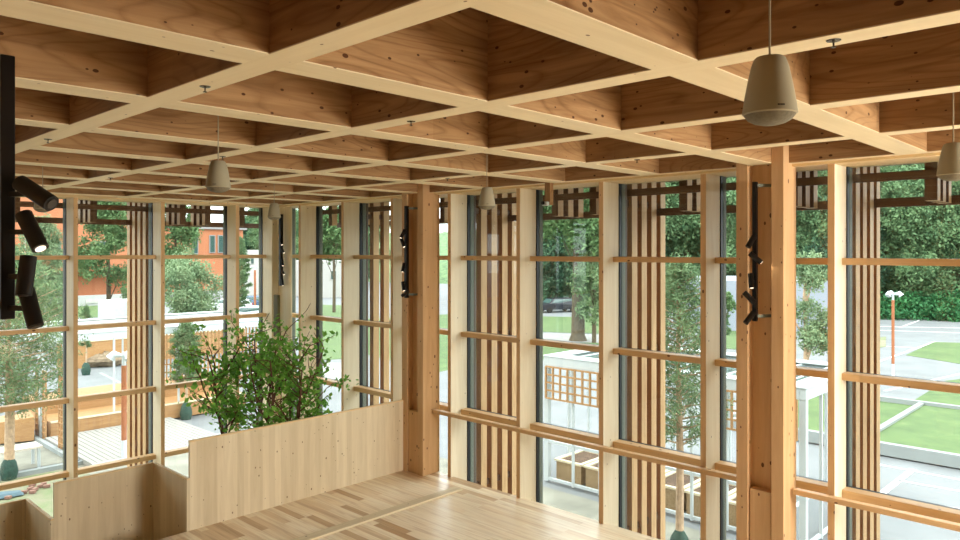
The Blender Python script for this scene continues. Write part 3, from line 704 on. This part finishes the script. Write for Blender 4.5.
sx, sy = gp(700, 326); 
o = thing('grey_shed', 'long plain light grey shed beyond the lawn, on both sides of the near column', 'building', (sx, sy, GZ))
m = MB(); p, q = Vector((*gp(700, 330), 0)), Vector((*gp(832, 332), 0)); nrm = Vector((CA, SA, 0))*8
m.hexa([(p.x, p.y, GZ-.05), (q.x, q.y, GZ-.05), (q.x+nrm.x, q.y+nrm.y, GZ-.05), (p.x+nrm.x, p.y+nrm.y, GZ-.05)], [(p.x, p.y, FL-2.7), (q.x, q.y, FL-2.7), (q.x+nrm.x, q.y+nrm.y, FL-2.5), (p.x+nrm.x, p.y+nrm.y, FL-2.5)]).build('wall', 'shed_grey', o)

# ------------------------------------------------------------------ plants
def leaf_mesh(rng, cen, size, per, spread, flat_=0.0, aspect=.55):
    """per leaves round every centre; each leaf a folded diamond of four corners"""
    n = len(cen)*per; c = np.repeat(cen, per, 0)+rng.normal(0, 1, (n, 3))*spread
    d = rng.normal(0, 1, (n, 3)); d[:, 2] *= (1-flat_); d /= np.linalg.norm(d, axis=1)[:, None]
    e = rng.normal(0, 1, (n, 3)); e -= d*(e*d).sum(1)[:, None]; e /= np.linalg.norm(e, axis=1)[:, None]
    s = size*rng.uniform(.6, 1.25, (n, 1)); a = aspect
    nn = np.cross(d, e)
    v = np.stack([c-d*s*.5, c+e*s*a*.5+nn*s*.08, c+d*s*.5, c-e*s*a*.5+nn*s*.08], 1).reshape(-1, 3)
    return v, np.arange(n*4).reshape(-1, 4)
def mesh_np(name, v, f, mat, parent=None):
    me = bpy.data.meshes.new(name); v = np.asarray(v)*S
    me.vertices.add(len(v)); me.vertices.foreach_set('co', v.ravel().astype(np.float32))
    me.loops.add(f.size); me.loops.foreach_set('vertex_index', f.ravel().astype(np.int32))
    me.polygons.add(len(f)); me.polygons.foreach_set('loop_start', np.arange(0, f.size, 4, dtype=np.int32)); me.update(calc_edges=True); me.validate()
    me.materials.append(MATS[mat]); o = bpy.data.objects.new(name, me); COL.objects.link(o); o.parent = parent
    if parent: ORG[o.name] = (0, 0, 0)
    return o
def broadleaf(seed, h, r, crown0, mat, bark='bark', ncl=150, per=34, leaf=.36, droop=0, lobes=9):
    rng = np.random.default_rng(seed); t = thing('broadleaf_tree', 'x', 'tree')
    m = MB(); m.tube([(0, 0, -.1), (.05, 0, h*.3), (0, .08, h*.6), (.05, 0, h*.92)], [.045*r+.06, .04*r+.05, .03*r+.03, .02], 10)
    m.build('trunk', bark, t, smooth=True)
    lc = []
    for k in range(lobes):
        a = rng.uniform(0, 6.28); q = rng.uniform(.0, .62)**.7; z = rng.uniform(crown0+.16*(h-crown0), h*.9)
        f = math.sin(math.pi*min(1, max(.12, (z-crown0)/(h-crown0)*.86+.08)))
        lc.append((r*q*f*math.cos(a), r*q*f*math.sin(a), z, r*rng.uniform(.34, .52)))
    lc.append((0, 0, h-r*.35, r*.38)); m = MB()
    for x, y, z, rr in lc: m.tube([(0, 0, max(crown0*.7, z-r*.9)), (x*.6, y*.6, z-r*.2), (x, y, z)], [.05, .035, .012], 6)
    m.build('branches', bark, t)
    cs = []
    for k in range(ncl):
        x, y, z, rr = lc[k % len(lc)]; d = rng.normal(0, 1, 3); d /= np.linalg.norm(d); q = rng.uniform(.55, 1.0)
        cs.append((x+d[0]*rr*q, y+d[1]*rr*q, z+d[2]*rr*q*.85-droop*rng.uniform(0, 1)*max(0, math.hypot(x+d[0]*rr, y+d[1]*rr)/r)))
    v, f = leaf_mesh(rng, np.array(cs), leaf, per, r*.085)
    if droop: v[:, 2] -= 0
    mesh_np('foliage', v, f, mat, t); return t
def conifer(seed, h, r, crown0, mat, bark='pale_bark', nb=70, per=16, leaf=.22, top=.25, bag=False, tr=.08):
    """young pine: whorls of upswept branches with needle tufts at and along their ends"""
    rng = np.random.default_rng(seed); t = thing('pine_tree', 'x', 'tree')
    m = MB(); m.tube([(0, 0, -.05), (.03, 0, h*.35), (-.02, .03, h*.7), (0, 0, h*.98)], [tr, tr*.85, tr*.5, .015], 10); m.build('trunk', bark, t, smooth=True)
    m = MB(); cs = []
    for k in range(nb):
        z = crown0+(h-crown0)*((k+.5)/nb)**.9; a = k*2.4+rng.uniform(-.3, .3); q = (z-crown0)/(h-crown0)
        rr = r*(math.sin(math.pi*min(1, .22+q*.80))**.7*(1-top)+top*.4)*rng.uniform(.65, 1.1)
        p1 = (rr*math.cos(a), rr*math.sin(a), z+rr*.28); m.tube([(0, 0, z-.08), (p1[0]*.5, p1[1]*.5, z+rr*.04), p1], [.025, .018, .008], 5, cap=False)
        for s in (.35, .5, .65, .8, .92, 1.0):
            for _ in range(2):
                j = rng.normal(0, .07*r, 3); cs.append((p1[0]*s+j[0], p1[1]*s+j[1], z+rr*.28*s*s+j[2]*.7))
    m.build('branches', bark, t)
    v, f = leaf_mesh(rng, np.array(cs), leaf*.75, int(per*1.4), .04*r+.03, aspect=.2); mesh_np('foliage', v, f, mat, t)
    if bag: MB().tube([(0, 0, -.03), (0, 0, .25), (0, 0, .55), (0, 0, .72)], [.2, .26, .2, .1], 14).build('root_bag', bag, t, smooth=True)
    return t
def put(proto, u, v, label, sc_=1.0, used=set(), rz=0, group=None, dn=7.2, sz=None, xy=None):
    o = proto if proto.name not in used else copy_tree(proto); used.add(proto.name)
    x, y = xy or ong(u, v, dn); rot_about(o, (x, y, FL-dn-.05), rz); o.scale = (sc_, sc_, sz or sc_); return tag(o, label, 'tree', group)

# individual trees
put(conifer(11, 7.0, 1.3, 2.7, 'leaf_pine', nb=80, per=8, leaf=.2, bag='green_bag', tr=.1), 682, 545, 'young pine with a bare lower trunk right outside the middle of the right facade', xy=(15.6, 8.42))
put(conifer(12, 7.2, 2.15, 2.1, 'leaf_pine', nb=110, per=10, leaf=.25, bag='green_bag', tr=.15), 9, 478, 'young pine filling the leftmost window, its roots in a green bag')
put(conifer(13, 4.2, .8, 1.5, 'leaf_pine', nb=40, leaf=.2, bag='green_bag', tr=.06), 186, 418, 'small potted pine beyond the deck, seen left of the indoor tree')
put(conifer(14, 4.0, .45, 1.6, 'leaf_pine', nb=30, leaf=.16, bag='green_bag', tr=.05), 86, 374, 'slim sapling in a green bag in front of the stage yard')
put(broadleaf(21, 13.5, 2.7, 2.2, 'leaf_birch', 'bark', 260, 60, .24, droop=2.4), 108, 344, 'tall weeping birch in front of the orange building', sc_=1.0)
put(broadleaf(22, 12.5, 2.6, 4.5, 'leaf_birch', 'bark', 220, 50, .25, droop=1.6), 176, 340, 'second tall birch, right of the left slat screen')
put(broadleaf(23, 7.2, 3.0, .8, 'leaf_pale', 'pale_bark', 240, 60, .2), 190, 352, 'broad pale green bushy tree in front of the orange building')
put(conifer(15, 8.5, 1.3, 1.0, 'leaf_pine', nb=60, per=14, leaf=.4), 240, 322, 'narrow conifer by the left parking area')
put(conifer(16, 9.5, 2.6, .6, 'leaf_pale', nb=90, per=14, leaf=.4), 42, 350, 'pale conifer low in the leftmost windows, behind the close pine')
put(broadleaf(24, 12.5, 3.2, 3.4, 'leaf_mid', 'bark', 180, 34, .5), 334, 312, 'round tree beyond the lawn, seen just right of the corner')
put(broadleaf(25, 24, 6.0, 6.0, 'leaf_mid', 'bark', 420, 60, .4), 578, 340, 'big old tree with a thick trunk beyond the pergola', sc_=1.0)
big = bpy.data.objects[[o.name for o in bpy.data.objects if o.get('label', '').startswith('big old')][0]]
bt = [c for c in big.children if c.name.startswith('trunk')][0]
bm_ = MB().tube([(0, 0, -.2), (0, 0, .5), (.1, 0, 7), (0, 0, 12)], [.85, .56, .46, .3], 14).build('trunk', 'bark', smooth=True); bm_.parent = big; bpy.data.objects.remove(bt)
put(broadleaf(26, 11, 2.6, .5, 'leaf_pine', 'bark', 240, 50, .27), 594, 342, 'bluish green tree leaning beside the big trunk')
put(broadleaf(27, 5.6, 1.5, .6, 'leaf_pale', 'pale_bark', 200, 40, .16), 806, 372, 'slender pale green young tree between the near column and the next post', 1.3)
put(broadleaf(28, 4.4, 1.1, .6, 'leaf_mid', 'bark', 90, 28, .22), 724, 352, 'small green tree in front of the grey shed')
# woods: hill and trees behind the parking area
rng = np.random.default_rng(5)
def hill(name, pts, depth, top, mat):
    """long bank that rises away from the viewer along a line of foot points"""
    m = MB(); n = 40; rows = 10; v = []
    P = [Vector((*p, 0)) for p in pts]; seg = [(P[i+1]-P[i]).length for i in range(len(P)-1)]; T = sum(seg)
    def along(t):
        t *= T
        for i, s in enumerate(seg):
            if t <= s or i == len(seg)-1: return P[i].lerp(P[i+1], t/s)
            t -= s
    for i in range(n+1):
        b_ = along(i/n); d = Vector((b_.x, b_.y, 0)).normalized()
        for j in range(rows+1):
            q = j/rows; p = b_+d*depth*q; z = GZ-.1+top*(q**.8)+(rng.uniform(-.5, .5)*q*2); v.append((p.x, p.y, z))
    m.v = v; m.f = [(i*(rows+1)+j, (i+1)*(rows+1)+j, (i+1)*(rows+1)+j+1, i*(rows+1)+j+1) for i in range(n) for j in range(rows)]
    o = m.build(name, mat, smooth=True); o['kind'] = 'structure'; return o
hill('hillside', [gp(560, 296), gp(700, 306), gp(860, 317), gp(1000, 322), gp(1180, 335)], 45, 20, 'leaf_forest_dark')
hill('hillside', [gp(150, 283), gp(330, 281), gp(560, 286)], 60, 13, 'leaf_mid')
protos = [broadleaf(31, 17, 5.2, .6, 'leaf_forest', 'bark', 380, 60, .46, lobes=14), broadleaf(32, 15, 5.0, .3, 'leaf_forest_dark', 'bark', 380, 60, .45, lobes=14), broadleaf(33, 19, 4.6, 1.5, 'leaf_forest', 'bark', 360, 60, .45, lobes=13)]
FR = [('tree of the dense dark wood behind the parking area', 'trees of the wood behind the parking area')]
rnd = random.Random(4)
for row, (dv, dist) in enumerate(((0, 0), (0, 7), (0, 16), (0, 28))):
    for k in range(15 if row < 2 else 17):
        u = 610+row*7+k*27+rnd.uniform(-8, 8); v = 303+(u-600)*.040
        d = FPX*7.2/(v-HY)+dist+rnd.uniform(-2, 2); a_, b_ = ray(u); zz = dist/45*20*.9
        pr = protos[(k+row*2+rnd.randint(0, 1)) % 3]
        o = put(pr, 0, 0, FR[0][0], rnd.uniform(.85, 1.15), rz=rnd.uniform(0, 6.28), group=FR[0][1], xy=(a_*d, b_*d)); o.location.z = (GZ-.2+zz)*S
for k in range(14):
    u = 508+k*10.5; d = 100+rnd.uniform(-8, 14); a_, b_ = ray(u)
    put(protos[k % 3], 0, 0, 'tree of the green belt beyond the street, behind the parked cars', rnd.uniform(.9, 1.3), rz=rnd.uniform(0, 6), group='trees of the green belt beyond the street', xy=(a_*d, b_*d))
for k in range(12):
    u = 230+k*13; d = 150+rnd.uniform(-8, 14); a_, b_ = ray(u)
    put(protos[k % 3], 0, 0, 'distant tree on the low hill seen left of the far column', rnd.uniform(.7, 1.0), rz=rnd.uniform(0, 6), group='distant trees on the low hill', xy=(a_*d, b_*d))
# ivy covered bank in front of the wood
rng = np.random.default_rng(9)
def bank(pts, n, per, leaf, mat, label, zmax=2.2, wdt=3.0):
    cs = []
    for i in range(n):
        t = rng.uniform(0, len(pts)-1.001); k = int(t); f = t-k; x = pts[k][0]*(1-f)+pts[k+1][0]*f; y = pts[k][1]*(1-f)+pts[k+1][1]*f
        w_ = rng.uniform(-wdt, wdt); L = math.hypot(x, y); x += x/L*w_; y += y/L*w_; cs.append((x, y, GZ+zmax*(1-(w_/wdt)**2)*rng.uniform(.3, 1)))
    v, f = leaf_mesh(rng, np.array(cs), leaf, per, .45); o = mesh_np('ivy_bank', v, f, mat); return tag(o, label, 'bushes', kind='stuff')
bank([gp(840, 316), gp(930, 318), gp(1010, 321)], 620, 22, .42, 'leaf_ivy', 'low blue-green ivy and bushes along the foot of the dark wood')
bank([gp(600, 304), gp(730, 309), gp(850, 316)], 620, 20, .45, 'leaf_forest', 'low green bushes along the foot of the wood behind the right facade', 2.6)

# ------------------------------------------------------------------ yard things on the left
def boulder(u, v, r, label, seed, sq=.5):
    rng = np.random.default_rng(seed); x, y = gp(u, v); m = MB(); n, k = 14, 8; ph = rng.uniform(0, 6, 6)
    prof = []
    for j in range(k+1):
        t = math.pi*j/k
        for i in range(n):
            a = 2*math.pi*i/n; q = 1+.14*math.sin(2*a+ph[0])+.08*math.sin(3*a+ph[1]+2*t)+.05*math.sin(5*t+ph[2])
            m.v.append((x+r*q*math.sin(t)*math.cos(a), y+r*q*math.sin(t)*math.sin(a), GZ+r*sq*(q*math.cos(t)*.9+.6)))
    for j in range(k):
        for i in range(n): i2 = (i+1) % n; m.f.append((j*n+i, j*n+i2, (j+1)*n+i2, (j+1)*n+i))
    tag(m.build('boulder', 'rock', smooth=False), label, 'boulder')
boulder(103, 365, 1.1, 'brown boulder in the yard in front of the stage, left of the street lamp', 1)
boulder(123, 352, .95, 'smaller brown boulder behind the top of the street lamp', 2)
x, y = gp(14, 470)
t = thing('picnic_table', 'pale slatted table by the trunk of the leftmost pine', 'table', (x, y, GZ))
MB().box(x-1.0, x+.75, y-.35, y+.45, GZ+.66, GZ+.72).build('tabletop', 'grey_wood', t)
for dx in (-.9, .65):
    for dy in (-.28, .38): MB().box(x+dx-.04, x+dx+.04, y+dy-.04, y+dy+.04, GZ, GZ+.66).build('leg', 'white_paint', t)
x, y = gp(6, 496); tag(MB().hexa([(x-.45, y-.2, GZ), (x+.4, y-.3, GZ), (x+.5, y+.1, GZ), (x-.3, y+.25, GZ)], [(x-.3, y-.1, GZ+.12), (x+.3, y-.2, GZ+.1), (x+.35, y+.05, GZ+.09), (x-.2, y+.15, GZ+.14)]).build('folded_tarp', 'blue_cloth', bevel=.03), 'small blue folded tarpaulin on the rough grass at the left edge', 'tarpaulin')
rnd = random.Random(2); x, y = gp(24, 492); ks = [(rnd.uniform(-.6, .6), rnd.uniform(-.3, .4)) for _ in range(9)]
for dx, dy in ks:
    o = MB().bar((x+dx, y+dy, GZ+.02), (x+dx+rnd.uniform(.1, .2), y+dy+rnd.uniform(-.12, .12), GZ+.03), .11, .08).build('broken_brick', 'brick_red'); tag(o, 'broken reddish brick lying on the rough grass at the lower left', 'brick', 'broken bricks on the rough grass')

# ------------------------------------------------------------------ indoor tree behind the tall guard panel
rng = np.random.default_rng(77)
TX, TY = 6.55, 11.9
tr = thing('indoor_tree', 'leafy green indoor tree with thin reddish stems rising behind the tall guard panel', 'tree', (TX, TY, GZ))
pot = MB().lathe((TX, TY, GZ), [(.55, 0), (.7, .05), (.75, 1.0), (.68, 1.02), (.66, .92)], 30).build('planter_tub', 'speaker_grey', smooth=True)
tag(pot, 'round tub holding the indoor tree', 'planter')
RT = Vector((SA, -CA, 0)); FW = Vector((CA, SA, 0)); base_ = Vector((TX, TY, GZ+.95))
m = MB(); tips = []
def stem(p, d, L, r, depth):
    pts = [p]; dd = Vector(d).normalized(); n = 5
    for i in range(n):
        dd = (dd+Vector(rng.normal(0, .10, 3))+Vector((0, 0, .03))).normalized(); pts.append(pts[-1]+dd*L/n)
    m.tube(pts, [r*(1-.5*i/n) for i in range(n+1)], 6, cap=False)
    if depth == 0: tips.extend(pts[2:]); return
    for i in range(1, n+1):
        for _ in range(2 if depth > 1 else 1):
            a = rng.uniform(0, 6.28); sd = Vector((math.cos(a), math.sin(a), rng.uniform(-.5, .45))).normalized()
            stem(pts[i], (dd*.55+sd*.9), L*rng.uniform(.34, .58), r*.45, depth-1)
    if depth == 1: tips.extend(pts[1:])
for side, fwd, lean, L in ((-.05, .0, -.24, 2.5), (.0, .1, .0, 2.7), (.1, -.1, .17, 2.6), (.1, .1, .36, 2.4)):
    d = Vector((0, 0, 1))+RT*lean*.75+FW*rng.uniform(-.15, .15)
    p1 = base_+RT*side*.3+FW*fwd*.3; p2 = p1+d.normalized()*2.75
    m.tube([p1, p1.lerp(p2, .5), p2], [.034, .03, .026], 8, cap=False)
    for k in range(5):
        a = k*1.3; stem(p2+d*.25*k, Vector((math.cos(a), math.sin(a), .9))*.5+d*.5, L*.44, .02, 1)
    stem(p2, d, L*.62, .022, 2)
m.build('stems', 'twig', tr, smooth=True)
cs = np.array([(p.x, p.y, p.z) for p in tips]); cs = cs[cs[:, 2] < FL-.75]
cs = cs[(np.sin(cs[:, 0]*7.1+1)+np.sin(cs[:, 1]*6.3+2)+np.sin(cs[:, 2]*8.3)) > -.75]
v, f = leaf_mesh(rng, cs, .11, 3, .075, aspect=.62)
v -= np.array([TX, TY, GZ]); mesh_np('foliage', v, f, 'leaf_indoor', tr)
print('indoor leaves', len(f), 'tips', len(tips))
# dull olive boards fixed in the corner behind the tree
t = tag(MB().box(8.40, 8.46, 14.05, 14.22, FL-1.85, FL-.95).build('wall_panel', 'olive_panel', bevel=.005), 'narrow upright olive board on the corner post, above the indoor tree', 'panel')
x = onY(261, 14.33)
tag(MB().box(x-.19, x+.2, 14.28, 14.37, FL-2.6, FL-2.2).build('wall_panel', 'olive_panel', bevel=.005), 'square olive board behind the crown of the indoor tree', 'panel')
